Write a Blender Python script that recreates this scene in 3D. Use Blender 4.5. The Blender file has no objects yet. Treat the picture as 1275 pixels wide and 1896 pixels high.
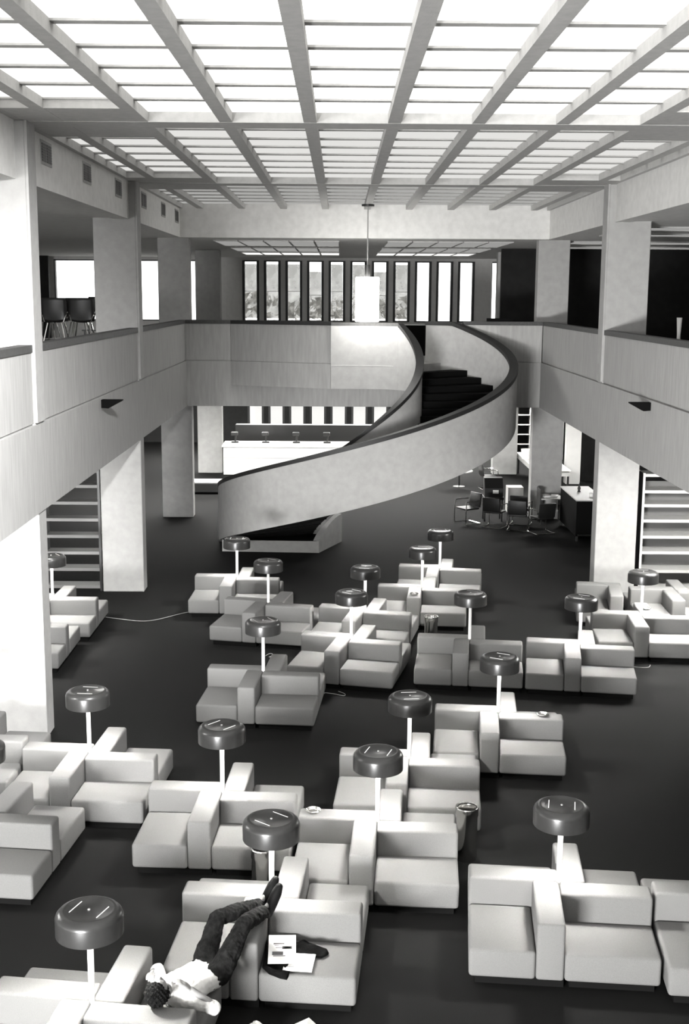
import bpy, bmesh, math, random
from mathutils import Vector, Matrix
random.seed(7)
scene = bpy.context.scene
COL = scene.collection
PI = math.pi

# ------------------------------------------------------------------ materials
def mat(name, c, rough=.8, var=.0, vscale=8, bump=0.0, bscale=60, metal=0.0, spec=.5, streak=False, emit=None, estr=0.0, trans=0.0, sheen=0.0):
    m = bpy.data.materials.new(name); m.use_nodes = True
    nt = m.node_tree; b = nt.nodes['Principled BSDF']
    col = (c, c*.99, c*.965, 1) if not isinstance(c, tuple) else (*c, 1)
    b.inputs['Base Color'].default_value = col
    b.inputs['Roughness'].default_value = rough
    b.inputs['Metallic'].default_value = metal
    b.inputs['Specular IOR Level'].default_value = spec
    b.inputs['Transmission Weight'].default_value = trans
    b.inputs['Sheen Weight'].default_value = sheen
    if emit is not None:
        b.inputs['Emission Color'].default_value = (*emit, 1)
        b.inputs['Emission Strength'].default_value = estr
    if var or bump:
        tc = nt.nodes.new('ShaderNodeTexCoord')
        src = tc.outputs['Object']
        if streak:
            mp = nt.nodes.new('ShaderNodeMapping'); mp.inputs['Scale'].default_value = (1, 1, .12)
            nt.links.new(src, mp.inputs['Vector']); src = mp.outputs['Vector']
        if var:
            n = nt.nodes.new('ShaderNodeTexNoise'); n.inputs['Scale'].default_value = vscale; n.inputs['Detail'].default_value = 5
            nt.links.new(src, n.inputs['Vector'])
            r = nt.nodes.new('ShaderNodeMapRange')
            r.inputs['From Min'].default_value = .3; r.inputs['From Max'].default_value = .7
            r.inputs['To Min'].default_value = 1-var; r.inputs['To Max'].default_value = 1+var
            nt.links.new(n.outputs['Fac'], r.inputs['Value'])
            mx = nt.nodes.new('ShaderNodeVectorMath'); mx.operation = 'SCALE'
            mx.inputs[0].default_value = col[:3]
            nt.links.new(r.outputs['Result'], mx.inputs['Scale'])
            nt.links.new(mx.outputs['Vector'], b.inputs['Base Color'])
        if bump:
            n2 = nt.nodes.new('ShaderNodeTexNoise'); n2.inputs['Scale'].default_value = bscale; n2.inputs['Detail'].default_value = 3
            nt.links.new(src, n2.inputs['Vector'])
            bp = nt.nodes.new('ShaderNodeBump'); bp.inputs['Strength'].default_value = bump; bp.inputs['Distance'].default_value = .01
            nt.links.new(n2.outputs['Fac'], bp.inputs['Height'])
            nt.links.new(bp.outputs['Normal'], b.inputs['Normal'])
    return m

M = {}
M['concrete'] = mat('concrete', .33, .85, .07, 6, .25, 90)
M['board'] = mat('board_concrete', .31, .85, .10, 14, .3, 60, streak=True)
M['white_paint'] = mat('white_paint', .72, .8, .03, 5)
M['concrete_light'] = mat('concrete_light', .62, .85, .07, 6, .2, 90)  # concrete made paler so beams and aisle ceilings look more strongly lit
M['plaster'] = mat('plaster', .62, .85, .05, 6)
M['rib'] = mat('ceiling_rib', .42, .85, .08, 10, .2, 60)
M['soffit'] = mat('soffit', .34, .85, .05, 6)
M['carpet'] = mat('carpet', .0075, .85, .35, 120, .5, 300, spec=.08)
M['stair_carpet'] = mat('stair_carpet', .003, .95, .2, 100, spec=.1)
M['fabric'] = mat('fabric', .130, .9, .16, 190, .35, 420, spec=.2)
M['black'] = mat('black_plinth', .004, .85, spec=.06)
M['wood'] = mat('dark_wood_cap', .045, .65, .25, 20, streak=False, spec=.5)
M['capdark'] = mat('stair_cap', .010, .6, .25, 20)
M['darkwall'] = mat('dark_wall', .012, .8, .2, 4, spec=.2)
M['shade'] = mat('lamp_shade', .022, .3, .08, 30, spec=.4)
M['pole'] = mat('lamp_pole', .62, .35, spec=.5)
M['chrome'] = mat('chrome', .85, .12, metal=1)
M['steel'] = mat('steel', .72, .16, metal=1)
M['darkmetal'] = mat('dark_metal', .02, .4, spec=.5)
M['leather'] = mat('black_leather', .012, .45, spec=.4)
M['greymetal'] = mat('grey_metal', .42, .5, .05, 10)
M['shelf_back'] = mat('shelf_back', .10, .7)
M['shelf_dark'] = mat('shelf_dark', .14, .6)
M['whitemetal'] = mat('white_metal', .75, .5)
M['paper'] = mat('paper', .85, .7)
M['ink'] = mat('ink', .10, .8)
M['cord'] = mat('cord', .35, .6)
M['shirt'] = mat('shirt', .6, .85, .03, 20, .3, 40)
M['skin'] = mat('skin', .17, .6, .05, 30)
M['hair'] = mat('hair', .004, .8, .5, 60, 1.0, 90, spec=.08)
M['denim'] = mat('denim', .008, .95, .6, 22, .9, 30, spec=.06)
M['shoe'] = mat('shoe', .004, .7, spec=.08)
M['jacket'] = mat('jacket', .003, .9, .2, 20, .6, 30, spec=.04)
M['beige'] = mat('counter', .78, .6, .03, 6)
M['glass_ash'] = mat('ashtray_glass', .55, .08, spec=.8)
M['frame_black'] = mat('window_frame', .008, .5)
M['leaves'] = mat('leaves', .8, .8, .6, 3)
M['ground'] = mat('outside_ground', .35, .9)
M['desk'] = mat('desk_light', .55, .5, .05, 10)

def emis(name, s, c=(1, .99, .96)):
    m = bpy.data.materials.new(name); m.use_nodes = True
    nt = m.node_tree; nt.nodes.clear()
    e = nt.nodes.new('ShaderNodeEmission'); e.inputs['Color'].default_value = (*c, 1); e.inputs['Strength'].default_value = s
    o = nt.nodes.new('ShaderNodeOutputMaterial'); nt.links.new(e.outputs[0], o.inputs['Surface'])
    return m
M['sky_near'] = emis('skylight_near', 2.0)
M['sky_mid'] = emis('skylight_mid', .78)
M['sky_far'] = emis('skylight_far', .42)
M['bulb'] = emis('bulb', 950)
M['slot'] = emis('slot_glow', 1.5)
M['pendant'] = emis('pendant_glow', 30)
M['panel_dim'] = emis('panel_dim', .33)
M['panel_mid'] = emis('panel_mid', 1.2)
M['panel_bright'] = emis('panel_bright', 85)
M['panel_wing'] = emis('panel_wing', 85)
# window glass: thin clear pane
def glass():
    m = bpy.data.materials.new('window_glass'); m.use_nodes = True
    nt = m.node_tree; nt.nodes.clear()
    t = nt.nodes.new('ShaderNodeBsdfTransparent'); g = nt.nodes.new('ShaderNodeBsdfGlossy'); g.inputs['Roughness'].default_value = .05
    x = nt.nodes.new('ShaderNodeMixShader'); x.inputs['Fac'].default_value = .06
    o = nt.nodes.new('ShaderNodeOutputMaterial')
    nt.links.new(t.outputs[0], x.inputs[1]); nt.links.new(g.outputs[0], x.inputs[2]); nt.links.new(x.outputs[0], o.inputs['Surface'])
    return m
M['glass'] = glass()
def blind():
    m = bpy.data.materials.new('window_blind'); m.use_nodes = True
    nt = m.node_tree; nt.nodes.clear()
    tc = nt.nodes.new('ShaderNodeTexCoord'); n = nt.nodes.new('ShaderNodeTexNoise'); n.inputs['Scale'].default_value = 2.2; n.inputs['Detail'].default_value = 6
    nt.links.new(tc.outputs['Object'], n.inputs['Vector'])
    r = nt.nodes.new('ShaderNodeValToRGB'); r.color_ramp.elements[0].position = .35; r.color_ramp.elements[1].position = .65
    r.color_ramp.elements[0].color = (.6, .6, .59, 1); r.color_ramp.elements[1].color = (.75, .75, .74, 1)
    nt.links.new(n.outputs['Fac'], r.inputs['Fac'])
    t = nt.nodes.new('ShaderNodeBsdfTransparent'); nt.links.new(r.outputs['Color'], t.inputs['Color'])
    d = nt.nodes.new('ShaderNodeBsdfDiffuse'); d.inputs['Color'].default_value = (.4, .4, .39, 1)
    x = nt.nodes.new('ShaderNodeMixShader'); x.inputs['Fac'].default_value = .35
    o = nt.nodes.new('ShaderNodeOutputMaterial')
    nt.links.new(t.outputs[0], x.inputs[1]); nt.links.new(d.outputs[0], x.inputs[2]); nt.links.new(x.outputs[0], o.inputs['Surface'])
    return m
M['blind'] = blind()

# ------------------------------------------------------------------ mesh helpers
def box(bm, x0, x1, y0, y1, z0, z1, bevel=0, seg=2, mi=0):
    vs = [bm.verts.new(p) for p in ((x0,y0,z0),(x1,y0,z0),(x1,y1,z0),(x0,y1,z0),(x0,y0,z1),(x1,y0,z1),(x1,y1,z1),(x0,y1,z1))]
    fs = [bm.faces.new([vs[i] for i in q]) for q in ((3,2,1,0),(4,5,6,7),(0,1,5,4),(1,2,6,5),(2,3,7,6),(3,0,4,7))]
    for f in fs: f.material_index = mi
    if bevel:
        es = list({e for f in fs for e in f.edges})
        bmesh.ops.bevel(bm, geom=es, offset=bevel, segments=seg, profile=.5, affect='EDGES')
    return vs
def prism(bm, pts, z0, z1, mi=0):
    a = [bm.verts.new((p[0], p[1], z0)) for p in pts]; b = [bm.verts.new((p[0], p[1], z1)) for p in pts]
    n = len(pts); fs = [bm.faces.new(a[::-1]), bm.faces.new(b)]
    for i in range(n): fs.append(bm.faces.new((a[i], a[(i+1) % n], b[(i+1) % n], b[i])))
    for f in fs: f.material_index = mi
def prism_dir(bm, pts, vec):
    a = [bm.verts.new(p) for p in pts]; b = [bm.verts.new(Vector(p)+Vector(vec)) for p in pts]
    n = len(pts); bm.faces.new(a[::-1]); bm.faces.new(b)
    for i in range(n): bm.faces.new((a[i], a[(i+1) % n], b[(i+1) % n], b[i]))
def lathe(bm, prof, n=32, c=(0,0,0)):
    rings = []
    for r, z in prof:
        if r < 1e-5: rings.append([bm.verts.new((c[0], c[1], c[2]+z))])
        else: rings.append([bm.verts.new((c[0]+r*math.cos(2*PI*i/n), c[1]+r*math.sin(2*PI*i/n), c[2]+z)) for i in range(n)])
    for a, b in zip(rings, rings[1:]):
        for i in range(n):
            j = (i+1) % n
            if len(a) == 1 and len(b) == 1: continue
            if len(a) == 1: bm.faces.new((a[0], b[j], b[i]))
            elif len(b) == 1: bm.faces.new((a[i], a[j], b[0]))
            else: bm.faces.new((a[i], a[j], b[j], b[i]))
def tube(bm, pts, r, n=8, closed=False):
    pts = [Vector(p) for p in pts]; rings = []; up = None
    for i, p in enumerate(pts):
        if i == 0: d = pts[1]-p
        elif i == len(pts)-1: d = p-pts[i-1]
        else: d = (pts[i+1]-p).normalized()+(p-pts[i-1]).normalized()
        d.normalize()
        if up is None: up = Vector((0,0,1)) if abs(d.z) < .9 else Vector((1,0,0))
        u = d.cross(up)
        if u.length < 1e-4: u = d.cross(Vector((1,.3,0)))
        u.normalize(); v = u.cross(d).normalized(); up = v
        rr = r[i] if isinstance(r, (list, tuple)) else r
        rings.append([bm.verts.new(p+u*rr*math.cos(2*PI*k/n)+v*rr*math.sin(2*PI*k/n)) for k in range(n)])
    for a, b in zip(rings, rings[1:]):
        for k in range(n): bm.faces.new((a[k], a[(k+1) % n], b[(k+1) % n], b[k]))
    bm.faces.new(rings[0][::-1]); bm.faces.new(rings[-1])
def smooth_path(P, it=2):
    P = [Vector(p) for p in P]
    for _ in range(it):
        Q = [P[0]]
        for a, b in zip(P, P[1:]): Q += [a*.75+b*.25, a*.25+b*.75]
        Q.append(P[-1]); P = Q
    return P
def obj(name, bm, m, parent=None, smooth=False):
    bmesh.ops.recalc_face_normals(bm, faces=bm.faces)
    me = bpy.data.meshes.new(name); bm.to_mesh(me); bm.free()
    for q in (m if isinstance(m, (list, tuple)) else [m]): me.materials.append(M[q])
    if smooth:
        for p in me.polygons: p.use_smooth = True
        try: me.set_sharp_from_angle(angle=math.radians(38))
        except Exception: pass
    o = bpy.data.objects.new(name, me); COL.objects.link(o)
    if parent: o.parent = parent
    return o
def B(): return bmesh.new()
def bx(name, m, *a, parent=None, bevel=0):
    b = B(); box(b, *a, bevel=bevel); return obj(name, b, m, parent)
def struct(o): o['kind'] = 'structure'; return o
def thing(name, label, cat, loc=(0,0,0), rz=0, group=None):
    o = bpy.data.objects.new(name, None); COL.objects.link(o); o.empty_display_size = .1
    o.location = loc; o.rotation_euler = (0,0,rz); o['label'] = label; o['category'] = cat
    if group: o['group'] = group
    return o
def tag(o, label, cat, group=None):
    o['label'] = label; o['category'] = cat
    if group: o['group'] = group
    return o
KIDS = {}
def dup(root, loc, rz, label=None, group=None):
    r = root.copy(); COL.objects.link(r); r.location = loc; r.rotation_euler = (0,0,rz)
    if label: r['label'] = label
    if group: r['group'] = group
    for ch in list(root.children):
        c = ch.copy(); COL.objects.link(c); c.parent = r
        for g in list(ch.children):
            d = g.copy(); COL.objects.link(d); d.parent = c
    return r

# ------------------------------------------------------------------ the building
XL, XR = -4.17, 5.45            # faces of the atrium
YF = 33.1                        # far balcony face
ZB, ZJ, ZT = 3.29, 4.52, 5.60    # balcony face: bottom, joint, top of cap
ZS, ZC = 7.78, 8.53              # soffit of the upper aisles, underside of ribs
YW = 52.0                        # far window wall
COLY = (16.62, 25.35, 34.2, 42.95)

struct(bx('floor', 'carpet', -14, 14, -7, 53, -.1, 0))
struct(bx('wall_left', 'plaster', -14.2, -14, -7, 53, -.1, 9))
struct(bx('wall_right', 'darkwall', 14, 14.2, -7, 53, -.1, 9))
# upper floor slabs (left aisle, right aisle, far wing)
b = B()
box(b, -14, XL-.16, -7, 53, ZB+.02, 4.46)
box(b, XR+.16, 14, -7, 53, ZB+.02, 4.46)
prism(b, [(XL-.17, YF+.16), (-2.9, YF+.2), (-.2, 32.35), (.67, 32.15), (1.35, 31.9), (2.75, 33.6), (3.2, 33.75), (XR+.17, YF+.16), (XR+.17, 53), (XL-.17, 53)], 3.95, 4.46)
struct(obj('floor', b, 'soffit')).name = 'floor_upper'

def columns():
    k = 0
    for side in (0, 1):
        for i, y in enumerate(COLY):
            x0, x1 = (XL-.87, XL) if side == 0 else (XR, XR+.87)
            b = B(); box(b, x0, x1, y, y+.43, 0, ZC if i < 3 else ZS, bevel=.012, seg=1)
            o = obj('column', b, 'concrete')
            where = ['nearest the camera', 'in the middle of the row', 'at the balcony corner', 'inside the far wing'][i]
            tag(o, f"pale square concrete column in the {'left' if side == 0 else 'right'} row, {where}", 'column')
columns()

# balcony faces: lower band, joint, parapet, wooden cap
def fascia(name, p0, p1, n, zb=ZB, zt=ZT, zj=ZJ, th=.16, m='board', cap=True, capm='wood'):
    p0 = Vector(p0); p1 = Vector(p1); n = Vector(n).normalized()
    d = (p1-p0)
    def slab(bm, a, c, z0, z1):   # offset outward a .. c along n
        pts = [p0+n*a, p1+n*a, p1+n*c, p0+n*c]; prism(bm, [(q.x, q.y) for q in pts], z0, z1)
    b = B(); slab(b, .02, -th, zb, zj-.012); slab(b, -.02, -th, zj+.012, zt-.1); slab(b, -.04, -th+.01, zj-.013, zj+.013)
    o = obj(name, b, m); struct(o)
    if cap:
        b = B(); slab(b, 0.0, -th-.02, zt-.1, zt); c = obj('handrail_cap', b, capm, o)
    return o
# left and right run past the columns; the parapet sits between the pilasters
fascia('wall_left_balcony', (XL,-6), (XL, YF), (1,0))
fascia('wall_right_balcony', (XR,-6), (XR, YF), (-1,0))
fascia('wall_far_balcony', (XL, YF), (-2.96, YF), (0,-1))
struct(bx('wall_far_band', 'board', -2.96, 4.3, YF-.02, YF+.16, ZB, 3.9))
fascia('wall_far_balcony', (4.30, YF), (XR, YF), (0,-1))
o = fascia('wall_landing', (-2.96, YF), (-.24, 31.98), (-1.13,-2.72), zb=3.86, capm='capdark')
# pilaster strips running up over the parapet
for side in (0, 1):
    for y in COLY[:2]:
        b = B()
        if side == 0: box(b, XL+.001, XL+.035, y, y+.43, ZJ+.02, ZC)
        else: box(b, XR-.035, XR-.001, y, y+.43, ZJ+.02, ZC)
        struct(obj('trim_pilaster', b, 'concrete'))
# upper edge beams
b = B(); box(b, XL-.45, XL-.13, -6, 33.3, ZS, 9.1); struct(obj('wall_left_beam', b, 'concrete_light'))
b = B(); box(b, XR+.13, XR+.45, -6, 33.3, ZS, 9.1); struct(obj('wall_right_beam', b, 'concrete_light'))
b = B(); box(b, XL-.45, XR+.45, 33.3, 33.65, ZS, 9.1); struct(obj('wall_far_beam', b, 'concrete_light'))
# side ceilings
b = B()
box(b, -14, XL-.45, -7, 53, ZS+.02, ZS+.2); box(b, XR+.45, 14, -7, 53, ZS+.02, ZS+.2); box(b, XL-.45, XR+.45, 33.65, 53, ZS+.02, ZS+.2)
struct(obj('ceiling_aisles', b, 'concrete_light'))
# walls behind camera, far wall with openings
struct(bx('wall_back', 'plaster', -14, 14, -7.2, -7, -.1, 9.2))

# coffered ceiling
ribx = [.70+1.112*k for k in range(-4, 5)]          # longitudinal ribs
bays = [(XL-.13, ribx[0])] + list(zip(ribx, ribx[1:])) + [(ribx[-1], XR+.13)]
b1, b2 = (16.72, 17.28), (25.75, 26.3)
rows = []
y = b1[0]
near = []
for k in range(7): near.append((y-1.09, y)); y -= 1.09
near_end = y
mid = [(b1[1]+(b2[0]-b1[1])/8*k, b1[1]+(b2[0]-b1[1])/8*(k+1)) for k in range(8)]
far = [(b2[1]+(33.3-b2[1])/7*k, b2[1]+(33.3-b2[1])/7*(k+1)) for k in range(7)]
b = B()
top = 8.80
for x in ribx: box(b, x-.085, x+.085, -7, 33.3, ZC, top)
box(b, XL-.13, XL-.04, -7, 33.3, ZC, top); box(b, XR+.04, XR+.13, -7, 33.3, ZC, top)
for (y0, y1) in (b1, b2): box(b, XL-.13, XR+.13, y0, y1, ZC-.004, top)
for rws in (near, mid, far):
    for i, (y0, y1) in enumerate(rws): 
        if rws is near: box(b, XL-.13, XR+.13, y0-.07, y0+.07, ZC+.108, top)
        elif i: box(b, XL-.13, XR+.13, y0-.07, y0+.07, ZC+.108, top)
solid = []
for rr in (near[0], mid[0], mid[-1], far[0]):
    for c in (0, 1, len(bays)-2, len(bays)-1):
        box(b, bays[c][0], bays[c][1], rr[0]-.04, rr[1]+.04, ZC+.002, top); solid.append((c, rr))
box(b, XL-.45, XR+.45, -7, 33.65, 8.95, 9.1)
struct(obj('ceiling', b, 'rib'))
def panel_proto(w, l, m, name='skylight_panel'):
    b = B(); box(b, -w/2, w/2, -l/2, l/2, 0, .03); return obj(name, b, m)
for rws, mname, gname, lab in ((near, 'sky_near', 'skylight panels in the nearest ceiling bay', 'glowing white ceiling panel set in the coffers of the nearest bay'),
                          (mid, 'sky_mid', 'skylight panels in the middle ceiling bay', 'glowing ceiling panel set in the coffers of the middle bay'),
                          (far, 'sky_far', 'skylight panels in the far ceiling bay', 'dimmer ceiling panel set in the coffers of the far bay')):
    protos = {}
    for c, (x0, x1) in enumerate(bays):
        for rr in rws:
            if (c, rr) in solid: continue
            key = (round(x1-x0, 2), mname)
            if key not in protos:
                o = panel_proto(x1-x0-.1, rr[1]-rr[0]+.0, mname); protos[key] = o
            else:
                o = protos[key].copy(); COL.objects.link(o)
            o.location = ((x0+x1)/2, (rr[0]+rr[1])/2, ZC+.13)
            tag(o, lab, 'skylight', gname)
for c, (x0, x1) in enumerate(bays):
    o = panel_proto(x1-x0-.1, near_end+6.5, 'sky_near'); o.location = ((x0+x1)/2, (near_end-6.5)/2, ZC+.13)
    tag(o, 'long glowing ceiling panel overhead, out of the frame', 'skylight', 'skylight strips above the camera')

# air grilles in the left beam
for i, y in enumerate((18.35, 21.25, 24.2, 27.3, 30.25, 32.7)):
    t = thing('air_grille', f"small dark louvred air grille in the left beam, number {['one','two','three','four','five','six'][i]} from the camera", 'air grille', (XL-.13, y, 8.29))
    b = B(); box(b, 0, .012, -.33, .33, -.17, .17); obj('frame', b, 'concrete', t)
    b = B()
    for (p, q) in ((-.29, -.02), (.02, .29)): box(b, .010, .016, p, q, -.13, .13)
    obj('backing', b, 'darkmetal', t)
    b = B()
    for k in range(7):
        for (p, q) in ((-.29, -.02), (.02, .29)): box(b, .014, .024, p, q, -.12+k*.038, -.112+k*.038)
    obj('louvre', b, 'darkmetal', t)
# spouts on the balcony faces
for s, x, y, lab in ((1, XL, 21.15, 'left'), (-1, XR, 21.2, 'right')):
    b = B(); prism_dir(b, [(x+s*.02, y, 4.33), (x+s*.14, y, 4.32), (x+s*.38, y, 4.45), (x+s*.38, y, 4.47), (x+s*.02, y, 4.47)], (0, .16, 0))
    tag(obj('wall_spout', b, 'black'), f'small dark wedge bracket jutting from the {lab} balcony face', 'bracket')

# ------------------------------------------------------------------ far window wall
def window_wall():
    pitch = .905
    ups = [-4.12+pitch*k for k in range(11)]   # left outer edge of each black frame
    W = .70
    los = [-3.95+.888*k for k in range(11)]
    def glass_range(x0): return x0+.10, x0+W-.10
    def wall(z0, z1, edges, za, zb, xa, xb):
        b = B(); x = xa
        for e0, e1 in edges:
            box(b, x, e0, YW, YW+.35, z0, z1); box(b, e0, e1, YW, YW+.35, z0, za); box(b, e0, e1, YW, YW+.35, zb, z1); x = e1
        box(b, x, xb, YW, YW+.35, z0, z1); return b
    # upper storey
    bigL = (-12.0, -6.05)
    ed = [(-12.0, -6.0)] + [(x, x+W) for x in ups] + [(6.36, 6.6)]
    struct(obj('wall_far_upper', wall(4.0, 8.2, ed, 5.16, 7.68, -14, 14), 'plaster'))
    ed2 = [(x, x+W) for x in los]
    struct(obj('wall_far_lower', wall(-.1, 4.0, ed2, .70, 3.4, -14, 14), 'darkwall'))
    def win(x0, x1, z0, z1, n, fr=.09, blindz=None):
        t = bpy.data.objects.new(f'window_{n}', None); COL.objects.link(t); t.location = (x0, YW, z0); t['kind'] = 'structure'
        w = x1-x0; h = z1-z0
        b = B(); 
        box(b, 0, fr, -.04, .2, 0, h); box(b, w-fr, w, -.04, .2, 0, h); box(b, fr, w-fr, -.04, .2, 0, .05); box(b, fr, w-fr, -.04, .2, h-.05, h)
        obj('window_frame', b, 'frame_black', t)
        b = B(); box(b, fr, w-fr, .1, .11, .05, h-.05); obj('pane', b, 'glass', t)
        if blindz:
            b = B(); box(b, fr+.005, w-fr-.005, .05, .055, blindz[0], blindz[1]); obj('blind', b, 'blind', t)
            b = B(); box(b, fr+.005, w-fr-.005, .045, .06, (blindz[0]+blindz[1])/2-.01, (blindz[0]+blindz[1])/2+.01); obj('blind_seam', b, 'greymetal', t)
    n = 1
    for k, x in enumerate(ups):
        if k < 8:
            topgap = .1 if k not in (3, 6) else .4
            bz = (.13, 2.52-.05-topgap)
        else: bz = None
        win(x, x+W, 5.16, 7.68, n, fr=.10, blindz=bz); n += 1
    win(-12.0, -6.0, 5.16, 7.68, n, fr=.05); n += 1
    win(6.36, 6.6, 5.16, 7.68, n, fr=.01); n += 1
    for x in los: win(x, x+W, .70, 3.4, n, fr=.09); n += 1
window_wall()
# grounds and trees outside the windows
g = bx('ground_outside', 'ground', -60, 60, 53.2, 140, -.3, -.05); struct(g)
# dark panelled screens upstairs
def tagbx(name, label, cat, m, *a, bevel=0):
    o = bx(name, m, *a, bevel=bevel); return tag(o, label, cat)
tagbx('screen_wall', 'black panelled screen standing left of the bright upper window', 'partition', 'darkwall', -14, -11.9, 50.5, 50.7, 4.46, ZS)
tagbx('screen_wall', 'black panelled screen upstairs behind the far right columns', 'partition', 'darkwall', 5.22, 13.9, 40.2, 40.4, 4.46, ZS)
tagbx('screen_wall', 'black full-height screen beside the right upstairs aisle', 'partition', 'darkwall', 12.5, 12.6, 2, 40.1, 4.46, ZS)

# ceiling light fixtures of the wing (upper)
def fixture(x0, x1, y0, y1, z, m, label, group=None):
    t = thing('ceiling_light', label, 'ceiling light', ((x0+x1)/2, (y0+y1)/2, z), 0, group)
    w = (x1-x0)/2; l = (y1-y0)/2
    b = B(); box(b, -w, w, -l, l, -.004, .016); obj('diffuser', b, m, t)
    b = B()
    for q in ((-w-.02, -w, -l, l), (w, w+.02, -l, l), (-w-.02, w+.02, -l-.02, -l), (-w-.02, w+.02, l, l+.02)): box(b, *q, -.015, .016)
    obj('frame', b, 'greymetal', t)
    return t
for r, (y0, y1) in enumerate(((35.3, 38.8), (40.6, 43.6), (45.0, 47.5))):
    for s in (0, 1):
        for k in range(5):
            x0 = (-3.6 if s == 0 else 2.0)+k*.72*(1)
            if s == 1: x0 = 1.35+k*.72
            fixture(x0, x0+.66, y0, y1, ZS, 'panel_dim' if r < 2 else 'panel_mid',
                    f"dim flat ceiling panel in the far wing, {['first','second','third'][r]} row, {'left' if s == 0 else 'right'} bank", f"far wing ceiling panels row {['one','two','three'][r]} {'left' if s==0 else 'right'}")
for i, (y0, y1) in enumerate(((27.2, 28.4), (30.2, 31.2), (34.6, 36.0), (38.2, 39.5))):
    fixture(6.5, 11.5, y0, y1, ZS, 'panel_dim', f"dim strip of ceiling panels over the right upstairs aisle, {['nearest','second','third','farthest'][i]} row")
# added unseen lights beneath the balconies, to brighten the column fronts
for i, (x0, x1, y0, y1, lab) in enumerate(((-8.0, -5.2, 21.4, 21.9, 'left aisle downstairs'), (-8.5, -5.6, 12.5, 13.1, 'left aisle downstairs near the camera'), (6.0, 8.6, 20.8, 22.3, 'right aisle downstairs'))):
    fixture(x0, x1, y0, y1, ZB, 'panel_bright', f"bright ceiling light under the {lab}")
for i, (x0, x1, y0, y1) in enumerate(((-8, -2, 37.5, 38.3), (0, 4.5, 37.5, 38.3), (-8, -2, 46, 46.8), (0, 7.8, 46, 46.8), (7.2, 8.8, 36.5, 37.3))):
    fixture(x0, x1, y0, y1, ZB if i != 9 else ZB, 'panel_wing', f"bright ceiling light in the far wing downstairs, {['front left','front centre','rear left','rear right','front right'][i]}")
b = B()
box(b, XL-.16, XR+.16, YF+.9, 53, ZB+.02, ZB+.1); struct(obj('ceiling_wing_lower', b, 'white_paint'))

# ------------------------------------------------------------------ the curved stair
CX0, CY0, RO, RI = .67, 30.7, 3.753, 1.245
ZA, ZK, HW = 4.706, 1.027, 1.469
PT = (5.58-ZA)/ZK           # angle where the cap reaches the top
PB = math.radians(-190)
def ptc(r, a): return (CX0+r*math.cos(a), CY0+r*math.sin(a))
def band(bm, r0, r1, zlo, zhi, a0, a1, n):
    prev = None
    first = None
    for i in range(n+1):
        a = a0+(a1-a0)*i/n
        q = [bm.verts.new((*ptc(r, a), z)) for r, z in ((r0, zlo(a)), (r1, zlo(a)), (r1, zhi(a)), (r0, zhi(a)))]
        if prev:
            for k in range(4): bm.faces.new((prev[k], prev[(k+1) % 4], q[(k+1) % 4], q[k]))
        else: bm.faces.new(q[::-1])
        prev = q
    bm.faces.new(prev)
zc = lambda a: min(5.58, ZA+ZK*a)
zw = lambda a: max(.0, min(3.86, zc(a)-HW))
st = thing('curved_staircase', 'pale curved staircase sweeping up to the far balcony with dark handrail caps', 'staircase', (0,0,0))
b = B(); band(b, RO-.16, RO, zw, lambda a: zc(a)-.1, PB, math.radians(62), 110); w1 = obj('outer_parapet', b, 'concrete', st, True)
b = B(); band(b, RO-.2, RO+.015, lambda a: zc(a)-.1, zc, PB, math.radians(62), 110); obj('handrail_cap', b, 'capdark', w1, True)
b = B(); band(b, RI, RI+.15, zw, lambda a: zc(a)-.1, PB, PT, 80); w2 = obj('inner_parapet', b, 'concrete', st, True)
b = B(); band(b, RI-.015, RI+.19, lambda a: zc(a)-.1, zc, PB, PT, 80); obj('handrail_cap', b, 'capdark', w2, True)
NS = 26
da = (PT-PB)/NS
tread_top = lambda k: 4.46-(k+1)*(4.46/27.0)
for k in range(NS):
    a1 = PT-k*da; a0 = a1-da
    z = tread_top(k)
    bb = B(); band(bb, RI+.15, RO-.16, lambda a: max(.0, z-.20), lambda a: z, a0, a1-.0005, 4)
    obj('step', bb, 'stair_carpet', st)
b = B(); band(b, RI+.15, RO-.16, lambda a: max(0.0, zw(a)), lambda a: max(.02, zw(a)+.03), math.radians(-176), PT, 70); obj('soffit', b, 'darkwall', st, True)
# plinth below the foot, with its rising curved cheek
b = B(); prism(b, [(-2.9, 29.55), (-.5, 29.42), (-.35, 29.8), (-.25, 31.6), (-2.6, 31.6)], 0, .29); obj('plinth', b, 'concrete', st)
b = B(); prism(b, [(-2.88, 29.57), (-.52, 29.44), (-.37, 29.8), (-.27, 31.58), (-2.58, 31.58)], .29, .297); obj('plinth_carpet', b, 'stair_carpet', st)
b = B()
L0 = Vector((-.5, 29.42, 0)); L1 = Vector((.07, 30.86, 0)); n = 12
prof = [(0, .30), (.08, .38), (.17, .45), (.33, .54), (.52, .64), (.71, .70), (.85, .72), (1, .73)]
pts = [L0, L1]+[L0.lerp(L1, s)+Vector((0, 0, h)) for s, h in prof[::-1]]
prism_dir(b, pts, (-.14, .055, 0)); obj('cheek_wall', b, 'concrete', st)

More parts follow.
